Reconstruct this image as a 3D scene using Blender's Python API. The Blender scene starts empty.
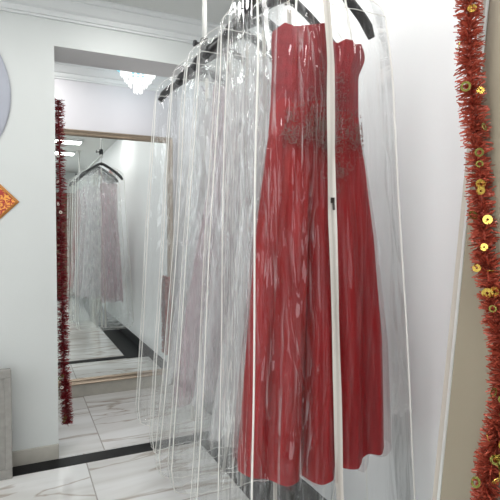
import bpy, bmesh, math, random
from mathutils import Vector, noise, Matrix

random.seed(7)
S = bpy.context.scene
COL = S.collection
PI = math.pi

# ------------------------------------------------------------------ materials
def mat(name):
    m = bpy.data.materials.new(name); m.use_nodes = True
    nt = m.node_tree; nt.nodes.clear()
    out = nt.nodes.new('ShaderNodeOutputMaterial')
    def N(t, **kw):
        n = nt.nodes.new('ShaderNode' + t)
        for k, v in kw.items():
            if k in n.inputs.keys(): n.inputs[k].default_value = v
            else: setattr(n, k, v)
        return n
    L = nt.links.new
    return m, N, L, out

def c4(c): return (c[0], c[1], c[2], 1)

def pbr(name, col, rough=.5, metal=0, bump=0, bscale=80, var=.04, vscale=6, sheen=0, spec=.5):
    m, N, L, out = mat(name)
    b = N('BsdfPrincipled', Roughness=rough, Metallic=metal)
    b.inputs['Specular IOR Level'].default_value = spec
    if sheen: b.inputs['Sheen Weight'].default_value = sheen
    tc = N('TexCoord')
    nz = N('TexNoise', Scale=vscale, Detail=4.0)
    L(tc.outputs['Object'], nz.inputs['Vector'])
    mx = N('MixRGB', Color1=c4([max(0, v * (1 - var)) for v in col]), Color2=c4([min(1, v * (1 + var)) for v in col]))
    L(nz.outputs['Fac'], mx.inputs['Fac']); L(mx.outputs[0], b.inputs['Base Color'])
    if bump:
        n2 = N('TexNoise', Scale=bscale, Detail=3.0); L(tc.outputs['Object'], n2.inputs['Vector'])
        bp = N('Bump', Strength=bump, Distance=.01); L(n2.outputs['Fac'], bp.inputs['Height'])
        L(bp.outputs[0], b.inputs['Normal'])
    L(b.outputs[0], out.inputs[0])
    return m

def emit(name, col, s):
    m, N, L, out = mat(name)
    e = N('Emission', Color=c4(col), Strength=s); L(e.outputs[0], out.inputs[0])
    return m

def plastic_film(name, haze, hazecol=(.93, .95, .96), bstr=.5, rough=.05, base=.03, side=False, dist=.035):
    m, N, L, out = mat(name)
    tc = N('TexCoord')
    def crease(scale, rot, seedoff, dist, sharp):
        mp = N('Mapping'); mp.inputs['Scale'].default_value = scale; mp.inputs['Rotation'].default_value = rot; mp.inputs['Location'].default_value = (seedoff, seedoff*.7, seedoff*.3)
        L(tc.outputs['Object'], mp.inputs[0])
        nz = N('TexNoise', Scale=1.0, Detail=1.5, Distortion=dist); L(mp.outputs[0], nz.inputs['Vector'])
        s = N('Math', operation='SUBTRACT'); L(nz.outputs['Fac'], s.inputs[0]); s.inputs[1].default_value = .5
        a = N('Math', operation='ABSOLUTE'); L(s.outputs[0], a.inputs[0])
        p = N('Math', operation='POWER'); L(a.outputs[0], p.inputs[0]); p.inputs[1].default_value = sharp
        return p
    c1 = crease((17, 17, 1.5), (0, .12, 0), 1.3, .5, .75)
    c2 = crease((9, 9, 2.4), (0, -.42, 0), 4.1, .9, .8)
    ad = N('Math', operation='ADD'); L(c1.outputs[0], ad.inputs[0]); L(c2.outputs[0], ad.inputs[1])
    bp = N('Bump', Strength=min(1, bstr), Distance=dist); L(ad.outputs[0], bp.inputs['Height'])
    if side:      # the film lies slack and creased on its left, pulled smoother over the rest
        sx = N('SeparateXYZ'); L(tc.outputs['Object'], sx.inputs[0])
        mr = N('MapRange'); L(sx.outputs[0], mr.inputs[0]); mr.inputs[1].default_value = -.12; mr.inputs[2].default_value = -.03
        mr.inputs[3].default_value = 1.0; mr.inputs[4].default_value = .28; L(mr.outputs[0], bp.inputs['Strength'])
    tr = N('BsdfTransparent', Color=(.985, .99, .99, 1))
    gl = N('BsdfGlossy', Color=(1, 1, 1, 1), Roughness=rough); L(bp.outputs[0], gl.inputs['Normal'])
    lw = N('LayerWeight', Blend=.5); L(bp.outputs[0], lw.inputs['Normal'])
    pw = N('Math', operation='POWER'); L(lw.outputs['Facing'], pw.inputs[0]); pw.inputs[1].default_value = 3.5
    ml = N('Math', operation='MULTIPLY_ADD'); L(pw.outputs[0], ml.inputs[0]); ml.inputs[1].default_value = .45; ml.inputs[2].default_value = base
    if side:
        m2 = N('Math', operation='MULTIPLY_ADD'); L(mr.outputs[0], m2.inputs[0]); m2.inputs[1].default_value = .028; m2.inputs[2].default_value = base - .014
        L(m2.outputs[0], ml.inputs[2])
    mx = N('MixShader'); L(ml.outputs[0], mx.inputs[0]); L(tr.outputs[0], mx.inputs[1]); L(gl.outputs[0], mx.inputs[2])
    tl = N('BsdfTranslucent', Color=c4(hazecol)); df = N('BsdfDiffuse', Color=c4(hazecol))
    h = N('MixShader'); h.inputs[0].default_value = .5; L(tl.outputs[0], h.inputs[1]); L(df.outputs[0], h.inputs[2])
    mx2 = N('MixShader'); mx2.inputs[0].default_value = haze; L(mx.outputs[0], mx2.inputs[1]); L(h.outputs[0], mx2.inputs[2])
    L(mx2.outputs[0], out.inputs[0])
    return m

def sheer(name, col, alpha, fold=(60, 60, 2)):
    m, N, L, out = mat(name)
    tc = N('TexCoord'); mp = N('Mapping'); mp.inputs['Scale'].default_value = fold
    L(tc.outputs['Object'], mp.inputs[0])
    nz = N('TexNoise', Scale=1.0, Detail=3.0); L(mp.outputs[0], nz.inputs['Vector'])
    mr = N('MapRange'); L(nz.outputs['Fac'], mr.inputs[0])
    mr.inputs[1].default_value = .3; mr.inputs[2].default_value = .75
    mr.inputs[3].default_value = alpha * .5; mr.inputs[4].default_value = min(1, alpha * 1.5)
    tr = N('BsdfTransparent'); df = N('BsdfDiffuse', Color=c4(col)); tl = N('BsdfTranslucent', Color=c4(col))
    h = N('MixShader'); h.inputs[0].default_value = .35; L(df.outputs[0], h.inputs[1]); L(tl.outputs[0], h.inputs[2])
    mx = N('MixShader'); L(mr.outputs[0], mx.inputs[0]); L(tr.outputs[0], mx.inputs[1]); L(h.outputs[0], mx.inputs[2])
    L(mx.outputs[0], out.inputs[0])
    return m

def marble(name, tile, offx, offy, seam=.0035):
    m, N, L, out = mat(name)
    b = N('BsdfPrincipled', Roughness=.14)
    tc = N('TexCoord'); sp = N('SeparateXYZ'); L(tc.outputs['Object'], sp.inputs[0])
    def cell(sock, off):
        s = N('Math', operation='SUBTRACT'); L(sock, s.inputs[0]); s.inputs[1].default_value = off
        d = N('Math', operation='DIVIDE'); L(s.outputs[0], d.inputs[0]); d.inputs[1].default_value = tile
        fl = N('Math', operation='FLOOR'); L(d.outputs[0], fl.inputs[0])
        fr = N('Math', operation='FRACT'); L(d.outputs[0], fr.inputs[0])
        pp = N('Math', operation='PINGPONG'); L(fr.outputs[0], pp.inputs[0]); pp.inputs[1].default_value = .5
        lt = N('Math', operation='LESS_THAN'); L(pp.outputs[0], lt.inputs[0]); lt.inputs[1].default_value = seam / tile
        return fl, lt
    fx, lx = cell(sp.outputs[0], offx); fy, ly = cell(sp.outputs[1], offy)
    sm = N('Math', operation='MAXIMUM'); L(lx.outputs[0], sm.inputs[0]); L(ly.outputs[0], sm.inputs[1])
    # every tile cuts its own piece of stone
    cb = N('CombineXYZ'); L(fx.outputs[0], cb.inputs[0]); L(fy.outputs[0], cb.inputs[1])
    va = N('VectorMath', operation='MULTIPLY_ADD'); L(cb.outputs[0], va.inputs[0]); va.inputs[1].default_value = (3.7, 5.3, 0)
    L(tc.outputs['Object'], va.inputs[2])
    rot = N('Mapping'); rot.inputs['Rotation'].default_value = (0, 0, -.45); rot.inputs['Scale'].default_value = (.55, 2.4, 1)
    L(va.outputs[0], rot.inputs[0])
    def vein(scale, w, dist):
        n = N('TexNoise', Scale=scale, Detail=5.0, Distortion=dist); L(rot.outputs[0], n.inputs['Vector'])
        s = N('Math', operation='SUBTRACT'); L(n.outputs['Fac'], s.inputs[0]); s.inputs[1].default_value = .5
        a = N('Math', operation='ABSOLUTE'); L(s.outputs[0], a.inputs[0])
        r = N('MapRange'); L(a.outputs[0], r.inputs[0]); r.inputs[1].default_value = 0; r.inputs[2].default_value = w
        r.inputs[3].default_value = 1; r.inputs[4].default_value = 0
        return r
    v1 = vein(1.3, .02, .6); v2 = vein(1.1, .12, .8)
    m1 = N('MixRGB', Color1=(.84, .84, .835, 1), Color2=(.70, .69, .67, 1)); L(v2.outputs[0], m1.inputs[0])
    k = N('Math', operation='MULTIPLY'); L(v1.outputs[0], k.inputs[0]); k.inputs[1].default_value = .75
    m2 = N('MixRGB', Color2=(.36, .29, .23, 1)); L(k.outputs[0], m2.inputs[0]); L(m1.outputs[0], m2.inputs[1])
    m3 = N('MixRGB', Color2=(.42, .40, .37, 1)); L(sm.outputs[0], m3.inputs[0]); L(m2.outputs[0], m3.inputs[1])
    L(m3.outputs[0], b.inputs['Base Color']); L(b.outputs[0], out.inputs[0])
    return m

M = {}
M['wall'] = pbr('white_wall_paint', (.635, .66, .65), .55, bump=.05, bscale=180, var=.015)
M['wall2'] = pbr('white_alcove_paint', (.62, .61, .635), .5, var=.015)
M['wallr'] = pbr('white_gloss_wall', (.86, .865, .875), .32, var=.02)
M['ceil'] = pbr('ceiling_paint', (.60, .615, .60), .7, var=.015)
M['soffit'] = pbr('grey_soffit_paint', (.62, .61, .61), .7, var=.02)
M['crown'] = pbr('white_plaster', (.68, .70, .70), .55, var=.01)
M['skirt'] = pbr('beige_stone', (.47, .45, .40), .25, var=.14, vscale=18)
M['black'] = pbr('black_granite', (.010, .010, .011), .45, var=.8, vscale=160, spec=.12)
M['floor'] = marble('marble_tiles', .8, .33, 2.11)
M['floor2'] = marble('marble_tiles_alcove', .8, .45, 3.04)
M['bronze'] = pbr('champagne_wood', (.36, .29, .22), .28, metal=.55, var=.15, vscale=30)
M['blackp'] = pbr('black_plastic', (.012, .012, .014), .28)
M['chrome'] = pbr('brushed_steel', (.75, .75, .74), .22, metal=1)
M['polewhite'] = pbr('white_enamel', (.62, .62, .60), .3)
M['piping'] = pbr('white_binding', (.88, .87, .83), .5)
M['zip'] = pbr('white_zip_tape', (.80, .77, .72), .6, bump=.3, bscale=400)
M['zipc'] = pbr('white_zip_coil', (.70, .66, .61), .5, bump=.5, bscale=700)
M['dark'] = pbr('dark_metal', (.06, .055, .05), .3, metal=.9)
M['film'] = plastic_film('clear_film', .038, bstr=.7, base=.05)
M['film_front'] = plastic_film('clear_film_front', .008, bstr=.95, rough=.022, base=.027, side=True, dist=.075)
M['sheer'] = sheer('pale_tulle', (.93, .94, .95), .32)
M['sheerpink'] = sheer('mauve_tulle', (.62, .45, .50), .34)
M['redtulle'] = sheer('red_tulle', (.36, .008, .018), .17, (70, 70, 3))
M['board'] = pbr('grey_beige_board', (.34, .30, .225), .35, var=.08, vscale=3)
M['boardedge'] = pbr('beige_edge', (.56, .52, .46), .5)
M['trimline'] = pbr('pale_metal_trim', (.74, .76, .74), .3, metal=.3)
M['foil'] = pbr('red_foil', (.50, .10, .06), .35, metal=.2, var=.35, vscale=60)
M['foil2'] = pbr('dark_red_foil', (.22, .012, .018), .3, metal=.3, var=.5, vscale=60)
M['gold'] = pbr('gold_foil', (.78, .55, .12), .22, metal=.9)
M['greengold'] = pbr('green_gold_foil', (.33, .32, .08), .25, metal=.8)
M['cream'] = pbr('cream_foil', (.85, .8, .72), .3)
M['discgrey'] = pbr('pale_grey_disc', (.40, .42, .48), .5)
M['slab'] = pbr('grey_carved_wood', (.30, .29, .27), .5, var=.3, vscale=25, bump=.2, bscale=40)
M['slabdark'] = pbr('dark_groove', (.10, .095, .09), .6)
M['shelf'] = pbr('brown_wood', (.22, .14, .09), .5, var=.3)
M['green'] = pbr('leaf_green', (.04, .11, .04), .5)
M['box'] = pbr('white_card', (.75, .74, .70), .6)
M['bead'] = pbr('dark_silver_beads', (.22, .12, .105), .3, metal=.6)
M['panel'] = emit('led_panel', (1, .99, .97), 26)
M['crystal'] = emit('lit_crystal', (1, .99, .97), 3.2)
M['cyan'] = emit('cyan_lit_rim', (.35, .85, 1), 1.6)
M['glass'] = emit('daylight_pane', (.93, .97, 1), 1.5)

m, N, L, out = mat('mirror_silver')
g = N('BsdfGlossy', Color=(.90, .94, .925, 1), Roughness=.004); L(g.outputs[0], out.inputs[0]); M['mirror'] = m

# red satin: deep folds
m, N, L, out = mat('red_satin')
b = N('BsdfPrincipled', Roughness=.5)
tc = N('TexCoord'); mp = N('Mapping'); mp.inputs['Scale'].default_value = (26, 26, 3); L(tc.outputs['Object'], mp.inputs[0])
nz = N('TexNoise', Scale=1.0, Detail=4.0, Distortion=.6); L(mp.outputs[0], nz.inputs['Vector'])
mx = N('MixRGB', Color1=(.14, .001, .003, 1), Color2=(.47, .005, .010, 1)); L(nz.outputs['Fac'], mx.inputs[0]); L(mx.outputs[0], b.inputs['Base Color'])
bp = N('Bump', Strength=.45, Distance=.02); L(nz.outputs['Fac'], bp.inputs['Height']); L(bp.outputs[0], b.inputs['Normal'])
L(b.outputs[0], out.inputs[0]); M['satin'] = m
M['shaded_bodice'] = pbr('shaded_bodice_red', (.25, .003, .010), .5, bump=.5, bscale=240, var=.45, vscale=45)  # bodice shade put into the colour, a darker red than the skirt

# Fu diamond: red paper with gold print
m, N, L, out = mat('red_gold_paper')
b = N('BsdfPrincipled', Roughness=.3)
tc = N('TexCoord'); nz = N('TexNoise', Scale=38.0, Detail=2.0, Distortion=2.5); L(tc.outputs['Object'], nz.inputs['Vector'])
rp = N('ValToRGB'); rp.color_ramp.elements[0].position = .49; rp.color_ramp.elements[0].color = (.40, .02, .008, 1)
rp.color_ramp.elements[1].position = .56; rp.color_ramp.elements[1].color = (.85, .38, .05, 1)
L(nz.outputs['Fac'], rp.inputs[0]); L(rp.outputs[0], b.inputs['Base Color']); L(b.outputs[0], out.inputs[0]); M['fupaper'] = m

# ------------------------------------------------------------------ mesh helpers
class MB:
    def __init__(s): s.v = []; s.f = []
    def grid(s, rows, closed=False):
        o = len(s.v); n = len(rows[0])
        for r in rows: s.v += [tuple(p) for p in r]
        for i in range(len(rows) - 1):
            for j in range(n if closed else n - 1):
                k = (j + 1) % n
                s.f.append((o + i*n + j, o + i*n + k, o + (i+1)*n + k, o + (i+1)*n + j))
        return s
    def box(s, a, b_):
        x0, y0, z0 = a; x1, y1, z1 = b_; o = len(s.v)
        s.v += [(x0,y0,z0),(x1,y0,z0),(x1,y1,z0),(x0,y1,z0),(x0,y0,z1),(x1,y0,z1),(x1,y1,z1),(x0,y1,z1)]
        s.f += [tuple(o+i for i in q) for q in ((0,3,2,1),(4,5,6,7),(0,1,5,4),(1,2,6,5),(2,3,7,6),(3,0,4,7))]
        return s
    def quad(s, *p):
        o = len(s.v); s.v += [tuple(q) for q in p]; s.f.append(tuple(range(o, o + len(p)))); return s
    def tube(s, pts, r, n=8, flat=1.0, up=None, caps=True):
        pts = [Vector(p) for p in pts]; rows = []
        nrm = None
        for i, p in enumerate(pts):
            t = (pts[min(i+1, len(pts)-1)] - pts[max(i-1, 0)]).normalized()
            if nrm is None:
                a = Vector(up) if up else (Vector((0,1,0)) if abs(t.y) < .9 else Vector((1,0,0)))
                nrm = (a - t * a.dot(t)).normalized()
            else: nrm = (nrm - t * nrm.dot(t)).normalized()
            bn = t.cross(nrm)
            rr = r[i] if isinstance(r, (list, tuple)) else r
            rows.append([p + nrm*math.cos(2*PI*k/n)*rr*flat + bn*math.sin(2*PI*k/n)*rr for k in range(n)])
        o = len(s.v); s.grid(rows, True)
        if caps:
            s.f.append(tuple(o + k for k in range(n))[::-1]); e = o + (len(rows)-1)*n; s.f.append(tuple(e + k for k in range(n)))
        return s
    def lathe(s, prof, c=(0,0,0), n=32):
        s.grid([[(c[0]+r*math.cos(2*PI*k/n), c[1]+r*math.sin(2*PI*k/n), c[2]+z) for k in range(n)] for r, z in prof], True); return s
    def build(s, name, m, parent=None, smooth=False, bevel=0, solid=0):
        me = bpy.data.meshes.new(name); me.from_pydata(s.v, [], s.f); me.validate(); me.update()
        bm = bmesh.new(); bm.from_mesh(me); bmesh.ops.recalc_face_normals(bm, faces=bm.faces); bm.to_mesh(me); bm.free()
        if smooth:
            for p in me.polygons: p.use_smooth = True
        o = bpy.data.objects.new(name, me); COL.objects.link(o)
        me.materials.append(m)
        if solid:
            q = o.modifiers.new('solid', 'SOLIDIFY'); q.thickness = solid
        if bevel:
            q = o.modifiers.new('bevel', 'BEVEL'); q.width = bevel; q.segments = 2; q.limit_method = 'ANGLE'
        if parent: o.parent = parent
        return o

def tag(o, label, cat, group=None):
    o['label'] = label; o['category'] = cat
    if group: o['group'] = group
    return o
def thing(name, label, cat, loc=(0,0,0), group=None):
    o = bpy.data.objects.new(name, None); o.empty_display_size = .05; COL.objects.link(o); o.location = loc
    return tag(o, label, cat, group)
def struct(name, mb, m, **k):
    o = mb.build(name, m, **k); o['kind'] = 'structure'; return o

# ------------------------------------------------------------------ room shell
XR, XL, YF, YB, YR, ZC = 1.25, -2.7, 3.04, 4.15, -2.8, 2.645
EX, ZO, TH = .19, 2.387, .27            # opening edge, soffit height, wall thickness
struct('floor', MB().box((XL-.1, YR-.1, -.1), (XR+.1, YF, 0)), M['floor'])
struct('floor_alcove', MB().box((-1.0, YF, -.1), (XR+.1, YB+.1, 0)), M['floor2'])
struct('ceiling', MB().box((XL-.1, YR-.1, ZC), (XR+.1, YF+.02, ZC+.1)), M['ceil'])
struct('ceiling_alcove', MB().box((-1.0, YF+TH-.02, ZC), (XR+.1, YB+.1, ZC+.1)), M['ceil'])
struct('wall_right', MB().box((XR, YR-.1, 0), (XR+.1, YB+.1, ZC)), M['wallr'])
struct('wall_left', MB().box((XL-.1, YR-.1, 0), (XL, YF+.1, ZC)), M['wall'])
struct('wall_front', MB().box((XL, YF, 0), (EX, YF+TH, ZC)), M['wall'])
lint = MB().box((EX, YF, ZO), (XR, YF+TH, ZC))
o = struct('wall_front_lintel', lint, M['wall'])
o.data.materials.append(M['soffit'])
for p in o.data.polygons:
    if p.normal.z < -.9: p.material_index = 1
struct('wall_alcove', MB().box((-1.1, YF+TH, 0), (-1.0, YB+.1, ZC)), M['wall2'])
struct('wall_back', MB().box((-1.0, YB, 0), (XR, YB+.1, ZC)), M['wall2'])
# rear wall with shop window
wr = MB(); wx0, wx1, wz0, wz1 = -2.3, .3, .5, 2.3
wr.box((XL, YR-.1, 0), (wx0, YR, ZC)).box((wx1, YR-.1, 0), (XR, YR, ZC)).box((wx0, YR-.1, 0), (wx1, YR, wz0)).box((wx0, YR-.1, wz1), (wx1, YR, ZC))
struct('wall_rear', wr, M['wall'])
wf = MB()
for a in (wx0, (wx0+wx1)/2 - .03, wx1-.06): wf.box((a, YR-.08, wz0), (a+.06, YR+.01, wz1))
wf.box((wx0, YR-.08, wz0), (wx1, YR+.01, wz0+.06)).box((wx0, YR-.08, wz1-.06), (wx1, YR+.01, wz1))
w = struct('window_1', wf, M['chrome'])
MB().quad((wx0, YR-.05, wz0), (wx1, YR-.05, wz0), (wx1, YR-.05, wz1), (wx0, YR-.05, wz1)).build('pane', M['glass'], w)

def crown(name, x0, x1, y, m, flip=1):
    prof = [(0, -.112), (.012, -.112), (.012, -.100), (.022, -.098), (.030, -.080), (.030, -.072), (.05, -.066), (.075, -.045), (.088, -.030), (.088, -.024), (.10, -.022), (.112, -.010), (.112, 0)]
    struct(name, MB().grid([[(x, y - d, ZC + z) for d, z in prof] for x in (x0, x1)]), m)
crown('trim_1', XL, XR, YF, M['crown'])
crown('trim_2', -1.0, XR, YB, M['crown'])
struct('baseboard_front', MB().box((XL, YF-.014, 0), (EX+.001, YF, .087)), M['skirt'], bevel=.003)
struct('baseboard_back', MB().box((-1.0, YB-.014, 0), (XR, YB, .10)), M['skirt'], bevel=.003)
struct('trim_3', MB().box((XL, 2.91, 0), (XR-.24, 3.026, .0025)), M['black'])
struct('trim_4', MB().box((XR-.24, YR, 0), (XR, YF+.0, .0025)), M['black'])
struct('baseboard_right', MB().box((XR-.012, YR, .003), (XR, YB-.014, .10)), M['black'])

# ------------------------------------------------------------------ ceiling lamps
def ceiling_panel(x, y, sx, sy, label, en):
    t = thing('ceiling_light', label, 'ceiling light', (x, y, ZC), 'flat ceiling lights')
    f = MB(); w = .018
    f.box((-sx, -sy, -.03), (sx, -sy+w, 0)).box((-sx, sy-w, -.03), (sx, sy, 0)).box((-sx, -sy+w, -.03), (-sx+w, sy-w, 0)).box((sx-w, -sy+w, -.03), (sx, sy-w, 0))
    f.build('frame', M['crown'], t)
    MB().box((-sx+w, -sy+w, -.026), (sx-w, sy-w, -.012)).build('diffuser', M['panel'], t)
ceiling_panel(.56, 2.60, .14, .14, 'bright square ceiling light peeking in at the top edge near the crown moulding', 14)
ceiling_panel(.46, .90, .36, .15, 'wide ceiling light seen only in the wall mirror, nearer of two', 22)
ceiling_panel(.46, -.15, .36, .15, 'wide ceiling light seen only in the wall mirror, farther of two', 20)

t = thing('crystal_ceiling_lamp', 'glowing tiered crystal lamp hanging under the alcove ceiling', 'ceiling lamp', (.83, 3.78, ZC))
MB().lathe([(0, 0), (.19, 0), (.19, -.05), (.17, -.075), (0, -.075)], n=36).build('lit_rim', M['cyan'], t, True)
for i, (r, z) in enumerate(((.125, -.075), (.098, -.115), (.065, -.155), (.030, -.198))):
    q = MB(); n = max(8, int(r * 170))
    for k in range(n):
        a = 2*PI*k/n; x, y = r*math.cos(a), r*math.sin(a); w = .0075
        q.lathe([(0, 0), (w, -.012), (w*.8, -.045), (0, -.06)], (x, y, z), 5)
    q.lathe([(r*.9, 0), (r*1.03, -.004), (r*1.03, -.010), (r*.85, -.012)], (0, 0, z+.004), 28)
    q.build('crystal_tier', M['crystal'], t)
ld = bpy.data.lights.new('alcove_lamp', 'POINT'); ld.energy = 4; ld.shadow_soft_size = .12; ld.color = (1, .97, .98)
lo = bpy.data.objects.new('alcove_lamp', ld); COL.objects.link(lo); lo.location = (.83, 3.78, 2.33)

# ------------------------------------------------------------------ wall mirror in the alcove
MT = thing('wall_mirror', 'large wall mirror in a slim bronze frame on the alcove back wall', 'mirror', (0, YB-.002, .103))

mx0, mx1, mz1 = -.30, 1.20, 2.04
pr = [(0, 0), (0, -.03), (.008, -.036), (.018, -.030), (.028, -.026), (.036, -.034), (.044, -.030), (.05, -.012)]
rows = []
for d, y in pr:
    rows.append([(mx0+d, y, d), (mx1-d, y, d), (mx1-d, y, mz1-d), (mx0+d, y, mz1-d)])
MB().grid(rows, True).build('frame', M['bronze'], MT)
MB().quad((mx0+.045, -.013, .045), (mx1-.045, -.013, .045), (mx1-.045, -.013, mz1-.045), (mx0+.045, -.013, mz1-.045)).build('mirror_glass', M['mirror'], MT)

# ------------------------------------------------------------------ tinsel garlands
def catmull(P, n):
    P = [Vector(p) for p in P]; Q = [P[0]*2-P[1]] + P + [P[-1]*2-P[-2]]; out = []
    for i in range(1, len(Q)-2):
        a, b_, c, d = Q[i-1], Q[i], Q[i+1], Q[i+2]
        for k in range(n):
            t = k/n
            out.append(.5*((2*b_)+(c-a)*t+(2*a-5*b_+4*c-d)*t*t+(3*b_-a-3*c+d)*t**3))
    out.append(P[-1]); return out
def garland(path, R, nstrip, mfoil, label, coins=(), coinr=.012, seed=1, wid=.0035, cat='garland'):
    rnd = random.Random(seed)
    base = Vector(path[-1])
    t = thing('tinsel_garland', label, cat, base)
    pts = [p - base for p in catmull(path, 40)]
    MB().tube(pts[::6] + [pts[-1]], R*.14, 6).build('cord', mfoil, t)
    q = MB(); N_ = len(pts)
    def place():
        f = rnd.random()*(N_-1.001); i = int(f); p = pts[i].lerp(pts[i+1], f-i)
        tg = (pts[i+1]-pts[i]).normalized()
        a = Vector((rnd.gauss(0,1), rnd.gauss(0,1), rnd.gauss(0,1))); d = (a - tg*a.dot(tg)).normalized()
        return p, tg, d
    for _ in range(nstrip):
        p, tg, d = place()
        ln = R*(.65+.5*rnd.random()); s = (d.cross(tg)*rnd.uniform(-1,1) + tg*rnd.uniform(-1,1)).normalized()*wid*.5
        bend = tg*rnd.uniform(-.35,.35)*ln + d.cross(tg)*rnd.uniform(-.35,.35)*ln
        m_ = p + d*ln*.5 + bend*.2; e = p + d*ln + bend
        q.grid([[p-s, p+s], [m_-s, m_+s], [e-s*.8, e+s*.8]])
    q.build('tinsel', mfoil, t)
    for kind in coins:
        p, tg, d = place()
        if d.x > .2: d.x = -d.x
        if d.y > .4: d.y = -d.y
        c = p + d*R*rnd.uniform(.75, 1.05)
        nrm = (d + Vector((rnd.uniform(-.6,.6), rnd.uniform(-.6,.6), rnd.uniform(-.6,.6)))).normalized()
        u = nrm.orthogonal().normalized(); v = nrm.cross(u); g_ = MB(); r = coinr*rnd.uniform(.75, 1.15)
        ri = .28 if kind == 'g' else .55
        n = 14
        rr = [[c + (u*math.cos(2*PI*k/n)+v*math.sin(2*PI*k/n))*r*f + nrm*h for k in range(n)] for f, h in ((ri,.0006),(ri,-.0006),(1,-.0006),(1,.0006),(ri,.0006))]
        g_.grid(rr, True)
        g_.build('foil_coin' if kind == 'g' else 'foil_ring', M['gold'] if kind == 'g' else (M['greengold'] if kind == 'o' else M['cream']), t)
    return t

def lean_x(z): return .975 + .1196*z
GP = [(1.222, .99, 2.262), (1.17, .992, 2.15), (1.134, .985, 2.004), (1.134, .985, 1.849), (1.131, .975, 1.706), (1.13, .955, 1.563), (1.122, .93, 1.397), (1.11, .905, 1.263), (1.094, .87, 1.149), (1.082, .835, 1.054), (1.072, .815, .986), (1.064, .81, .903), (1.053, .815, .818), (1.045, .83, .728), (1.032, .835, .618), (1.02, .84, .52)]
garland(GP, .036, 6000, M['foil'], 'red tinsel garland with gold coins hanging over the grey board at right',
        'g'*34 + 'o'*24, .0125, 3, .0045)
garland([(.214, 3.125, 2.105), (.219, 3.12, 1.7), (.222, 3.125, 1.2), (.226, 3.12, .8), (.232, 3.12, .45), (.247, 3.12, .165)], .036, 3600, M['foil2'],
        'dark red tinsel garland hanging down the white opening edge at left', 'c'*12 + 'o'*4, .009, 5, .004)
garland([(1.140, 4.07, .95), (1.139, 4.07, .75), (1.138, 4.072, .55), (1.136, 4.075, .28)], .026, 2600, M['foil'],
        'short dark red tinsel strip hanging on the bronze mirror frame at its right side', '', .01, 9, .004)

# ------------------------------------------------------------------ leaning board at right
t = thing('leaning_board', 'tall grey beige board with pale edge leaning on the right wall', 'board', (0, 0, 0))
def slab(y0, y1, x_in, x_out, z1=2.25):
    a = lean_x(0); b_ = lean_x(z1)
    q = MB(); o = 0
    q.v = [(a+x_in, y0, 0), (a+x_out, y0, 0), (a+x_out, y1, 0), (a+x_in, y1, 0), (b_+x_in, y0, z1), (b_+x_out, y0, z1), (b_+x_out, y1, z1), (b_+x_in, y1, z1)]
    q.f = [(0,3,2,1),(4,5,6,7),(0,1,5,4),(1,2,6,5),(2,3,7,6),(3,0,4,7)]
    return q
slab(.25, .985, 0, .018).build('panel', M['board'], t)
slab(.985, .994, -.003, .020).build('edge_strip', M['trimline'], t)
slab(.994, 1.016, .004, .022).build('side_frame', M['boardedge'], t)

# ------------------------------------------------------------------ things on the front wall
t = thing('paper_diamond', 'red and gold diamond paper decoration cut by the left picture edge', 'wall decoration', (-.17, YF-.002, 1.491))
def diamond(r, y): return [(r, y, 0), (0, y, r), (-r, y, 0), (0, y, -r)]
MB().grid([diamond(.17, 0), diamond(.17, -.004), diamond(.155, -.006), diamond(.15, -.004)], True).build('border', pbr('brown_gold_edge', (.42, .17, .04), .35, metal=.4), t)
MB().quad(*diamond(.155, -.0035)).build('printed_face', M['fupaper'], t)

t = thing('round_plaque', 'pale grey round disc mounted high on the white wall at the left edge', 'wall disc', (-.40, YF-.003, 2.075))
q = MB(); n = 64
q.grid([[(r*math.cos(2*PI*k/n)*.365, y, r*math.sin(2*PI*k/n)*.43) for k in range(n)] for r, y in ((1, 0), (1, -.006), (.97, -.012), (.9, -.014), (.02, -.014))], True).build('disc', M['discgrey'], t, True)

t = thing('carved_board', 'grey carved wooden board standing on the floor against the wall at lower left', 'board', (-.055, 2.90, 0))
MB().box((-.6, 0, 0), (0, .045, .585)).build('panel', M['slab'], t, bevel=.004)
for nm, a, b_ in (('rail', (-.6, -.014, .545), (.004, 0, .59)), ('rail', (-.6, -.014, 0), (.004, 0, .05)), ('stile', (-.03, -.012, .05), (.004, 0, .545))):
    MB().box(a, b_).build(nm, M['slab'], t, bevel=.004)
q = MB()
for k in range(8):
    z = .09 + k*.058
    q.tube([(-.56 + i*.055, -.004, z + .018*math.sin(i*1.3 + k*2.1)) for i in range(10)], .006, 6)
q.build('carving', M['slabdark'], t)

# ------------------------------------------------------------------ things at the back of the shop (seen in the mirror)
t = thing('display_shelf', 'brown wooden display shelf at the far end of the mirror reflection', 'shelf', (.78, -2.6, 0))
MB().box((-.45, -.15, 0), (-.42, .15, 2.2)).build('side_panel', M['shelf'], t); MB().box((.40, -.15, 0), (.43, .15, 2.2)).build('side_panel', M['shelf'], t)
MB().box((-.42, -.15, .02), (.40, -.13, 2.2)).build('back_panel', M['shelf'], t)
for z in (.1, .6, 1.1, 1.6, 2.15): MB().box((-.42, -.13, z), (.40, .15, z+.03)).build('shelf_board', M['shelf'], t)
t = thing('storage_box', 'white card box on the brown shelf in the mirror', 'box', (.55, -2.55, 1.63))
MB().box((-.12, -.09, 0), (.12, .09, .2)).build('body', M['box'], t, bevel=.006); MB().box((-.125, -.095, .2), (.125, .095, .24)).build('lid', M['box'], t, bevel=.004)
t = thing('potted_plant', 'small green potted plant on the brown shelf in the mirror', 'plant', (.55, -2.53, 1.13))
MB().lathe([(0, 0), (.055, 0), (.075, .12), (.065, .12), (.06, .10), (0, .10)]).build('pot', M['box'], t, True)
q = MB()
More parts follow.
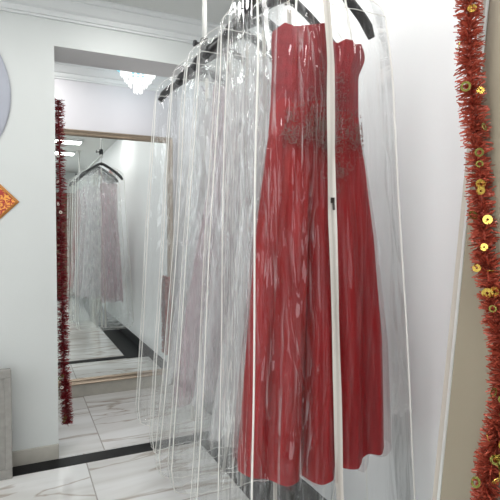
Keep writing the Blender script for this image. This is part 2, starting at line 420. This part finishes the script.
for k in range(46):
    a = random.random()*2*PI; h = .2 + random.random()*.2; r = .04 + random.random()*.08
    b0 = Vector((0, 0, .1)); e = Vector((r*math.cos(a), r*math.sin(a), h)); s = Vector((-math.sin(a), math.cos(a), 0))*.016
    q.grid([[b0-s*.2, b0+s*.2], [b0.lerp(e, .6)-s, b0.lerp(e, .6)+s], [e-s*.1, e+s*.1]])
q.build('foliage', M['green'], t)

# ------------------------------------------------------------------ clothes rail
RX, RZ = .8625, 2.226
t = thing('clothes_rail', 'clothes rail hung from white ceiling pole carrying the bagged gowns', 'clothes rail', (RX, 2.38, RZ))
MB().tube([(0, -2.4, 0), (0, .04, 0)], .012, 12).build('rail', M['polewhite'], t, True)
for y, nm in ((.0, 'pole'), (-2.3, 'pole')):
    p = MB().tube([(0, y, -.02), (0, y, ZC-RZ)], .012, 14).build(nm, M['polewhite'], t, True)
    MB().lathe([(0, 0), (.035, 0), (.038, -.012), (.014, -.02), (0, -.02)], (0, y, ZC-RZ), 20).build('ceiling_flange', M['polewhite'], p, True)
    k = MB(); k.lathe([(0, -.03), (.021, -.03), (.024, -.02), (.024, .02), (.021, .03), (0, .03)], (0, y, .045), 16)
    k.tube([(-.02, y, .045), (-.045, y, .045)], .009, 8)
    n = 6
    k.grid([[(-.045-d, y+r*math.cos(2*PI*i/n), .045+r*math.sin(2*PI*i/n)) for i in range(n)] for d, r in ((0, .001), (0, .016), (.014, .016), (.014, .001))], True)
    k.build('clamp_knob', M['blackp'], t)

# ------------------------------------------------------------------ hangers, bags, gowns
# hangers, bags and gowns are modelled at a base size about the hook (height RB) and hung at 1.15 of it
K, RB = 1.15, 2.105
def hang(t, yaw):
    t.rotation_euler = (0, 0, yaw); t.scale = (K, K, K); return t
def hanger(x, y, yaw, label):
    t = thing('clothes_hanger', label, 'hanger', (x*K, y*K, RZ), 'black hangers on the rail'); hang(t, yaw)
    pts = []; rad = []
    for i in range(25):
        u = -1 + 2*i/24; au = abs(u)
        z = -.075 - .135*(au**1.25)
        if au > .86: z -= .020*((au-.86)/.14)**1.5
        pts.append((u*.205, .012*au*au, z)); rad.append(.0140 + .003*(au**3) - (.006 if au > .99 else 0))
    MB().tube(pts, rad, 10, flat=.85).build('arms', M['blackp'], t, True)
    hk = [(0, 0, -.08), (0, 0, -.035)] + [(.020*math.sin(a)*1.0, 0, .0-.0165*math.cos(a)-.001) for a in [i*PI/10 for i in range(1, 14)]]
    MB().tube(hk, .0022, 8).build('hook', M['chrome'], t, True)
    MB().lathe([(0, -.062), (.012, -.066), (.014, -.085), (.010, -.095), (0, -.096)], n=14).build('hook_collar', M['blackp'], t, True)
    return t

ZT = 1.905     # shoulder height
def bag(x, y, yaw, zb, dy, thick, film, label, seed, wtop=.222, wbot=.262, zipc=True, zw=.0125, amp=1.0, dxb=0, dxt=0, thtop=.012, zipu=0, edge=.45, pip=.0019):
    """hanging garment bag: front sheet, back sheet and gussets in one film; bindings and zip as parts"""
    t = thing('garment_bag', label, 'garment bag', (x*K, y*K, RZ), 'clear garment bags on the rail'); hang(t, yaw)
    nu, nv = 72, 110
    ztop = ZT + .105 - RB; zs = ZT + .0 - RB; zbo = zb - RB
    H_ = ztop - zbo
    def halfw(z):
        if z > zs:      # rounded shoulders
            f = (z - zs)/(ztop - zs)
            return .03 + (wtop-.03)*math.sqrt(max(0, 1 - f**1.7))
        f = (zs - z)/(zs - zbo)
        w = wtop + (wbot - wtop)*f**.9
        q_ = max(0, 1 - (z - zbo)/.06)
        return w - .06*(1 - math.sqrt(max(0, 1 - q_*q_)))
    def th(z):
        f = max(0, min(1, (ztop - z)/.28))
        g_ = (ztop - z)/H_
        return .012 + (thtop-.012)*max(0, min(1, (ztop - z)/.1)) + (thick-thtop+.012)*(.55*f + .45*g_)
    def sh(z): return dy*((ztop - z)/H_)**1.1, dxt + (dxb-dxt)*((ztop - z)/H_)
    def sheet_pt(u, z, side):
        w = halfw(z); sy, sx = sh(z); tt = th(z)*.5
        bulge = (1 - abs(u)**2.6)*(1 - edge) + edge
        ed = 1 - u**8
        f = min(1, (ztop - z)/.25)
        k = noise.noise(Vector((u*3.2 + seed*7.1, z*1.1, side*5.3)))*.020
        k += noise.noise(Vector((u*9.0 + seed*3.3 + z*1.7, z*2.0, side*9.1)))*.0085
        k += abs(noise.noise(Vector((u*5.0 + z*3.0*(1 if side > 0 else -1) + seed, z*1.6, 4.2+side))))*.010
        k *= ed*f*amp
        wob = noise.noise(Vector((z*1.6, seed*2.7, 1.3)))*.010*f
        return Vector((u*w + sx + wob, side*(tt*bulge) + side*k + sy, z))
    zz = [ztop - H_*((i/nv)**1.35) for i in range(nv-2)] + [zbo + h for h in (.022, .014, .008, .004, .0015, 0)]
    q = MB()
    loops = []
    for z in zz:
        fr = [sheet_pt(-1 + 2*j/nu, z, -1) for j in range(nu+1)]
        bk = [sheet_pt(1 - 2*j/nu, z, 1) for j in range(nu+1)]
        loops.append(fr + bk)
    q.grid(loops, True)
    q.build('plastic_cover', film, t, True)
    # bindings: front loop and back loop
    for side in (-1, 1):
        e = [sheet_pt(-1, z, side) + Vector((0, side*.001, 0)) for z in reversed(zz[:-6:3] + zz[-6:])]
        e2 = [sheet_pt(1, z, side) + Vector((0, side*.001, 0)) for z in zz[:-6:3] + zz[-6:]]
        bt = [sheet_pt(1 - 2*j/24, zz[-1], side) for j in range(1, 24)]
        path = e + e2 + bt + [e[0]]
        MB().tube(path, [(pip if side < 0 else pip*.6)*(.5 if p.z > zs - .03 else 1) for p in path], 6).build('edge_binding', M['piping'], t, True)
    # zip down the front
    if zipc:
        rows = []; rows2 = []
        for z in zz[4:]:
            c = [sheet_pt(zipu + u*zw/halfw(z), z, -1) for u in (-1, -.6, 0, .6, 1)]
            rows.append([p + Vector((0, -.0025, 0)) for p in c])
            rows2.append([sheet_pt(zipu + u*.28*zw/halfw(z), z, -1) + Vector((0, -.0042, 0)) for u in (-1, 0, 1)])
        z_ = MB().grid(rows).build('zip_tape', M['zip'], t, True)
        MB().grid(rows2).build('zip_coil', M['zipc'], z_, True)
        zp = 1.39 - RB; p = sheet_pt(zipu, zp, -1) + Vector((0, -.007, 0))
        g_ = MB().box(p + Vector((-.0045, -.003, -.006)), p + Vector((.0045, .002, .008)))
        g_.tube([p + Vector((0, -.004, -.004)), p + Vector((.001, -.005, -.024))], .0028, 6)
        g_.build('zip_puller', M['dark'], z_)
    # horizontal weld under the shoulders
    sm = [sheet_pt(-1 + 2*j/40, zs - .012, -1) + Vector((0, -.001, 0)) for j in range(41)]
    MB().tube(sm, .0010, 5).build('shoulder_seam', M['piping'], t, True)
    return t

def gown(x, y, yaw, zb, dy, label, seed, mtl, tops, wb=.22, wt=.13, depth=.035, group=None, name='evening_gown', cat='gown'):
    """pale gown: one sheer sheath, slim at the bodice and flaring to the hem"""
    t = thing(name, label, cat, (x*K, y*K, RZ), group); hang(t, yaw)
    nu, nv = 96, 60; rows = []
    zt = tops - RB; zb_ = zb - RB
    for i in range(nv+1):
        f = i/nv; z = zt + (zb_-zt)*f
        w = wt*(1 - .12*math.exp(-((f-.26)/.12)**2)) if f < .26 else wt*.88 + (wb - wt*.88)*((f-.26)/.74)**.85
        d = depth*(.6 + 1.3*f)
        row = []
        for j in range(nu):
            a = 2*PI*j/nu
            fo = 1 + (.05 + .18*f)*noise.noise(Vector((math.cos(a)*4.5+seed, math.sin(a)*4.5, f*.8)))
            row.append((w*math.cos(a)*fo, d*math.sin(a)*(fo + .5*f*math.sin(a*9+seed)) + dy*f, z + (.012*math.sin(a*5+seed) if i == nv else 0)))
        rows.append(row)
    MB().grid(rows, True).build('skirt', mtl, t, True)
    for s in (-1, 1):
        MB().tube([(s*wt*.55, 0, zt-.01), (s*wt*.5, 0, zt+.03), (s*.09, 0, ZT + .085 - RB - .03)], .004, 6).build('strap', mtl, t)
    return t

HY = [(2.06, .02, .40, .26, 'clear'), (1.80, -.03, .36, .26, ''), (1.63, .05, .36, .24, ''), (1.50, -.02, .37, .20, ''), (1.33, .03, .33, .10, '')]
HX = .752
hl = ['black hanger farthest along the rail, nearest the alcove mirror', 'second black hanger from the far end of the rail', 'black hanger bunched third from the far end of the rail',
      'black hanger bunched fourth from the far end of the rail', 'black hanger directly behind the red dress']
bl = ['clear garment bag farthest along the rail, nearest the alcove mirror', 'second clear garment bag from the far end of the rail', 'third clear garment bag from the far end of the rail',
      'fourth clear garment bag from the far end of the rail', 'clear garment bag directly behind the bagged red dress']
gl_ = ['slim dusty mauve gown inside the farthest garment bag, nearest the mirror', 'pale sheer gown inside the second garment bag from the far end', 'wide dusty mauve sheer gown inside the third bag from the far end',
       'pale sheer gown inside the fourth bag from the far end', 'pale sheer gown in the bag directly behind the red dress']
for i, (y, yaw, zb, dy, _) in enumerate(HY):
    hanger(HX, y, yaw, hl[i])
    bag(HX, y, yaw, zb, dy, .10, M['film'], bl[i], 11 + i*3, dxb=-.012*i*.5, zipc=True, zw=.008, amp=1.15)
    gown(HX + (.07 if i == 0 else 0), y, yaw, .66 + .02*(i % 2), dy*.8, gl_[i], 3 + i*5, M['sheerpink'] if i in (0, 2) else M['sheer'], 1.83, wb=.10 if i == 0 else .21, wt=.085 if i == 0 else .13, group='gowns inside the rear garment bags')

# ---- the red dress, front of the rail
FY = 1.145
hanger(HX - .022, FY, 0, 'front black hanger carrying the bagged red dress, its right arm at the top edge')
bag(HX, FY, 0, .30, .02, .21, M['film_front'], 'clear garment bag in front with wide white zip, holding the red dress', 77, wtop=.192, wbot=.270, zw=.0125, amp=.7, dxb=.014, dxt=-.049, thtop=.15, zipu=.0, edge=1.0, pip=.0026)

D = thing('strapless_dress', 'long red strapless gown with beaded waist inside the front garment bag', 'dress', (HX*K, FY*K, RZ))
D.scale = (K, K, K)
KT = [(-1.0, 1.835), (-.86, 1.852), (-.68, 1.843), (-.40, 1.851), (-.12, 1.863), (.06, 1.858), (.14, 1.836), (.24, 1.824), (.36, 1.834), (.50, 1.832), (.58, 1.824), (.72, 1.832), (.9, 1.815), (1.0, 1.79)]
def lerpk(K, u):
    for (a, va), (b_, vb) in zip(K, K[1:]):
        if u <= b_: return va + (vb-va)*(u-a)/(b_-a)
    return K[-1][1]
# left/right outline (relative to HX) against height
LO = [(.63, -.250), (.70, -.245), (1.0, -.220), (1.3, -.193), (1.5, -.166), (1.56, -.157), (1.64, -.150), (1.75, -.145), (1.80, -.148), (1.845, -.146), (1.9, -.140)]
RO = [(.63, .226), (.70, .222), (1.0, .214), (1.3, .180), (1.5, .148), (1.56, .134), (1.64, .124), (1.75, .122), (1.79, .142), (1.83, .150), (1.9, .138)]
def rad_front(u, z):
    """depth of the front surface: flattened tube with hanging folds"""
    s = max(0, (1.5 - z)/.85); 
    base = math.sqrt(max(0, 1 - u*u))
    d = (.042 + .030*min(1, s*1.2))*base**.7
    if z > 1.5:   # two soft cups with a valley behind the zip
        d += .018*math.exp(-((u+.35)/.32)**2)*math.exp(-((z-1.76)/.09)**2) + .016*math.exp(-((u-.55)/.25)**2)*math.exp(-((z-1.76)/.09)**2)
        d -= .022*math.exp(-((u-.18)/.07)**2)*min(1, (z-1.5)/.15)
    k = min(1, s*1.6)
    uu = u + .05*math.sin(z*2.3)
    d -= .065*k*math.exp(-((uu+.24)/.05)**2)                      # deep fold left of centre
    d -= .020*k*math.exp(-((uu-.22)/.05)**2)
    d += .010*k*math.cos(uu*15) + .008*k*noise.noise(Vector((u*6, z*1.2, 3)))
    d += .004*noise.noise(Vector((u*14, z*5, 9)))*min(1, 2*base)
    return d
def dress_pt(u, z, side):
    l, r = lerpk(LO, z), lerpk(RO, z)
    x = l + (r-l)*(u+1)*.5
    s = max(0, (1.5 - z)/.85)
    d = rad_front(u, z) if side < 0 else (.035+.035*min(1, s))*math.sqrt(max(0, 1-u*u))**.7*(1+.2*noise.noise(Vector((u*5, z, 7))))
    return Vector((x, side*d + .005, z - RB))
nu, nv = 90, 120
def hem(u): return .662 + .055*max(0, -u-.55)*1.2 + .028*max(0, u-.1) - .016*math.exp(-((u+.08)/.2)**2) + .004*math.sin(u*13) 
rows = []
for i in range(nv+1):
    f = i/nv; row = []
    for j in range(nu+1):
        u = -1 + 2*j/nu; zt = lerpk(KT, u); z = zt + (hem(u)-zt)*f; row.append(dress_pt(u, z, -1))
    for j in range(1, nu):
        u = 1 - 2*j/nu; zt = min(lerpk(KT, u), 1.80); z0 = lerpk(KT, u); z = (z0 - (z0-1.79)*(1-abs(u)**6)) ; z = z + (hem(u)+.02-z)*f; row.append(dress_pt(u, z, 1))
    rows.append(row)
kb = 20
MB().grid(rows[:kb+1], True).build('bodice', M['shaded_bodice'], D, True)
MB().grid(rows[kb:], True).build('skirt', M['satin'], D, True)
# tulle overskirt, a little wider than the satin
tr = []
for i in range(71):
    f = i/70; row = []
    for j in range(110):
        a = 2*PI*j/110; u = -math.cos(a); side = -1 if math.sin(a) > 0 else 1
        z = 1.56 + (hem(u)+.006-.010*math.sin(u*21) - 1.56)*f
        p = dress_pt(u, z, side); p.x *= 1 + .015*f; p.y += side*(.006 + .012*f*(1+math.sin(u*17)*.4)); p.x += (.010*f if u > 0 else -.004*f)*abs(u); row.append(p)
    tr.append(row)
MB().grid(tr, True).build('tulle_overskirt', M['redtulle'], D, True)
# beaded embroidery: scrolls over the waist
q = MB(); rb = random.Random(4)
for k in range(190):
    if k < 100: cu, cz = .10 + rb.gauss(0, .17), 1.60 + rb.gauss(0, .09)
    else: cu, cz = rb.uniform(-.85, .97), 1.585 + rb.gauss(0, .03)
    if cz > 1.73 or cz < 1.33: continue
    cu = max(-.88, min(.92, cu))
    r0 = rb.uniform(.006, .016); a0 = rb.random()*6.28; tw = rb.choice((-1, 1))*rb.uniform(3, 6.5); pts = []
    for i in range(13):
        a = a0 + tw*i/12; r = r0*(1 - .75*i/12)
        u = cu + r*math.cos(a)/.145; z = cz + r*math.sin(a)
        if abs(u) > .97: continue
        p = dress_pt(u, z, -1); pts.append(p + Vector((0, -.011, 0)))
    if len(pts) > 3: q.tube(pts, .0008, 5)
    for i in range(7):
        u = cu + rb.gauss(0, .09); z = cz + rb.gauss(0, .016)
        if abs(u) > .95: continue
        p = dress_pt(u, z, -1) + Vector((0, -.011, 0)); r = rb.uniform(.0009, .0019)
        q.lathe([(0, -r), (r*.8, -r*.6), (r, 0), (r*.8, r*.6), (0, r)], p, 6)
q.build('beaded_embroidery', M['bead'], D, True)
# clear hanging loops from the bodice to the hanger
for s in (-1, 1):
    a = dress_pt(-.62 if s < 0 else .62, 1.84, -1) + Vector((0, .02, 0))
    MB().tube([a, Vector((s*.075, .0, -.125)), Vector((s*.07, 0, -.098))], .003, 6).build('hanging_loop', M['piping'], D)

# ------------------------------------------------------------------ camera, light, render colour
cam = bpy.data.cameras.new('camera'); co = bpy.data.objects.new('camera', cam); COL.objects.link(co)
cam.sensor_width = 36; cam.lens = 36*490/500; cam.clip_start = .02
yaw = math.atan(230/490); pitch = math.atan(14/490)
co.location = (0, 0, 1.3); co.rotation_euler = (PI/2 - pitch, 0, -yaw)
S.camera = co

def area(name, loc, rot, sx, sy, e, col=(1, 1, 1)):
    ld = bpy.data.lights.new(name, 'AREA'); ld.shape = 'RECTANGLE'; ld.size = sx; ld.size_y = sy; ld.energy = e; ld.color = col
    lo = bpy.data.objects.new(name, ld); COL.objects.link(lo); lo.location = loc; lo.rotation_euler = rot
    return lo
area('shop_window_daylight', (-1.0, YR+.03, 1.4), (PI/2, 0, 0), 2.4, 1.7, 40, (.95, .98, 1))
area('added_ceiling_fill', (-1.3, .8, ZC-.02), (0, 0, 0), .5, .5, 14, (1, .98, .95))  # unseen fill light added over the left of the shop
area('added_ceiling_fill', (.95, 1.9, ZC-.02), (0, 0, 0), .3, .5, 11, (1, .98, .95))  # added fill above the rail, brightens the right wall and gowns
area('added_ceiling_fill', (-.25, 2.2, ZC-.02), (0, 0, 0), .4, .4, 9, (1, .98, .95))  # added fill, out of view, lifts the floor before the opening
area('added_ceiling_fill', (.0, 3.68, ZC-.02), (0, 0, 0), .5, .5, 17, (1, .98, .96))  # unseen fill added to brighten the alcove floor
area('side_window_daylight', (XL+.03, .6, 1.45), (PI/2, 0, -PI/2), 2.2, 1.7, 50, (.96, .98, 1))

wd = bpy.data.worlds.new('room_air'); S.world = wd; wd.use_nodes = True
wd.node_tree.nodes['Background'].inputs[0].default_value = (.9, .95, 1, 1); wd.node_tree.nodes['Background'].inputs[1].default_value = .3
try:
    S.cycles.transparent_max_bounces = 96; S.cycles.max_bounces = 10; S.cycles.glossy_bounces = 6; S.cycles.diffuse_bounces = 5
    S.cycles.use_denoising = True; S.cycles.caustics_reflective = False; S.cycles.sample_clamp_indirect = 6
except Exception: pass
S.view_settings.view_transform = 'Standard'; S.view_settings.look = 'None'; S.view_settings.exposure = -.66
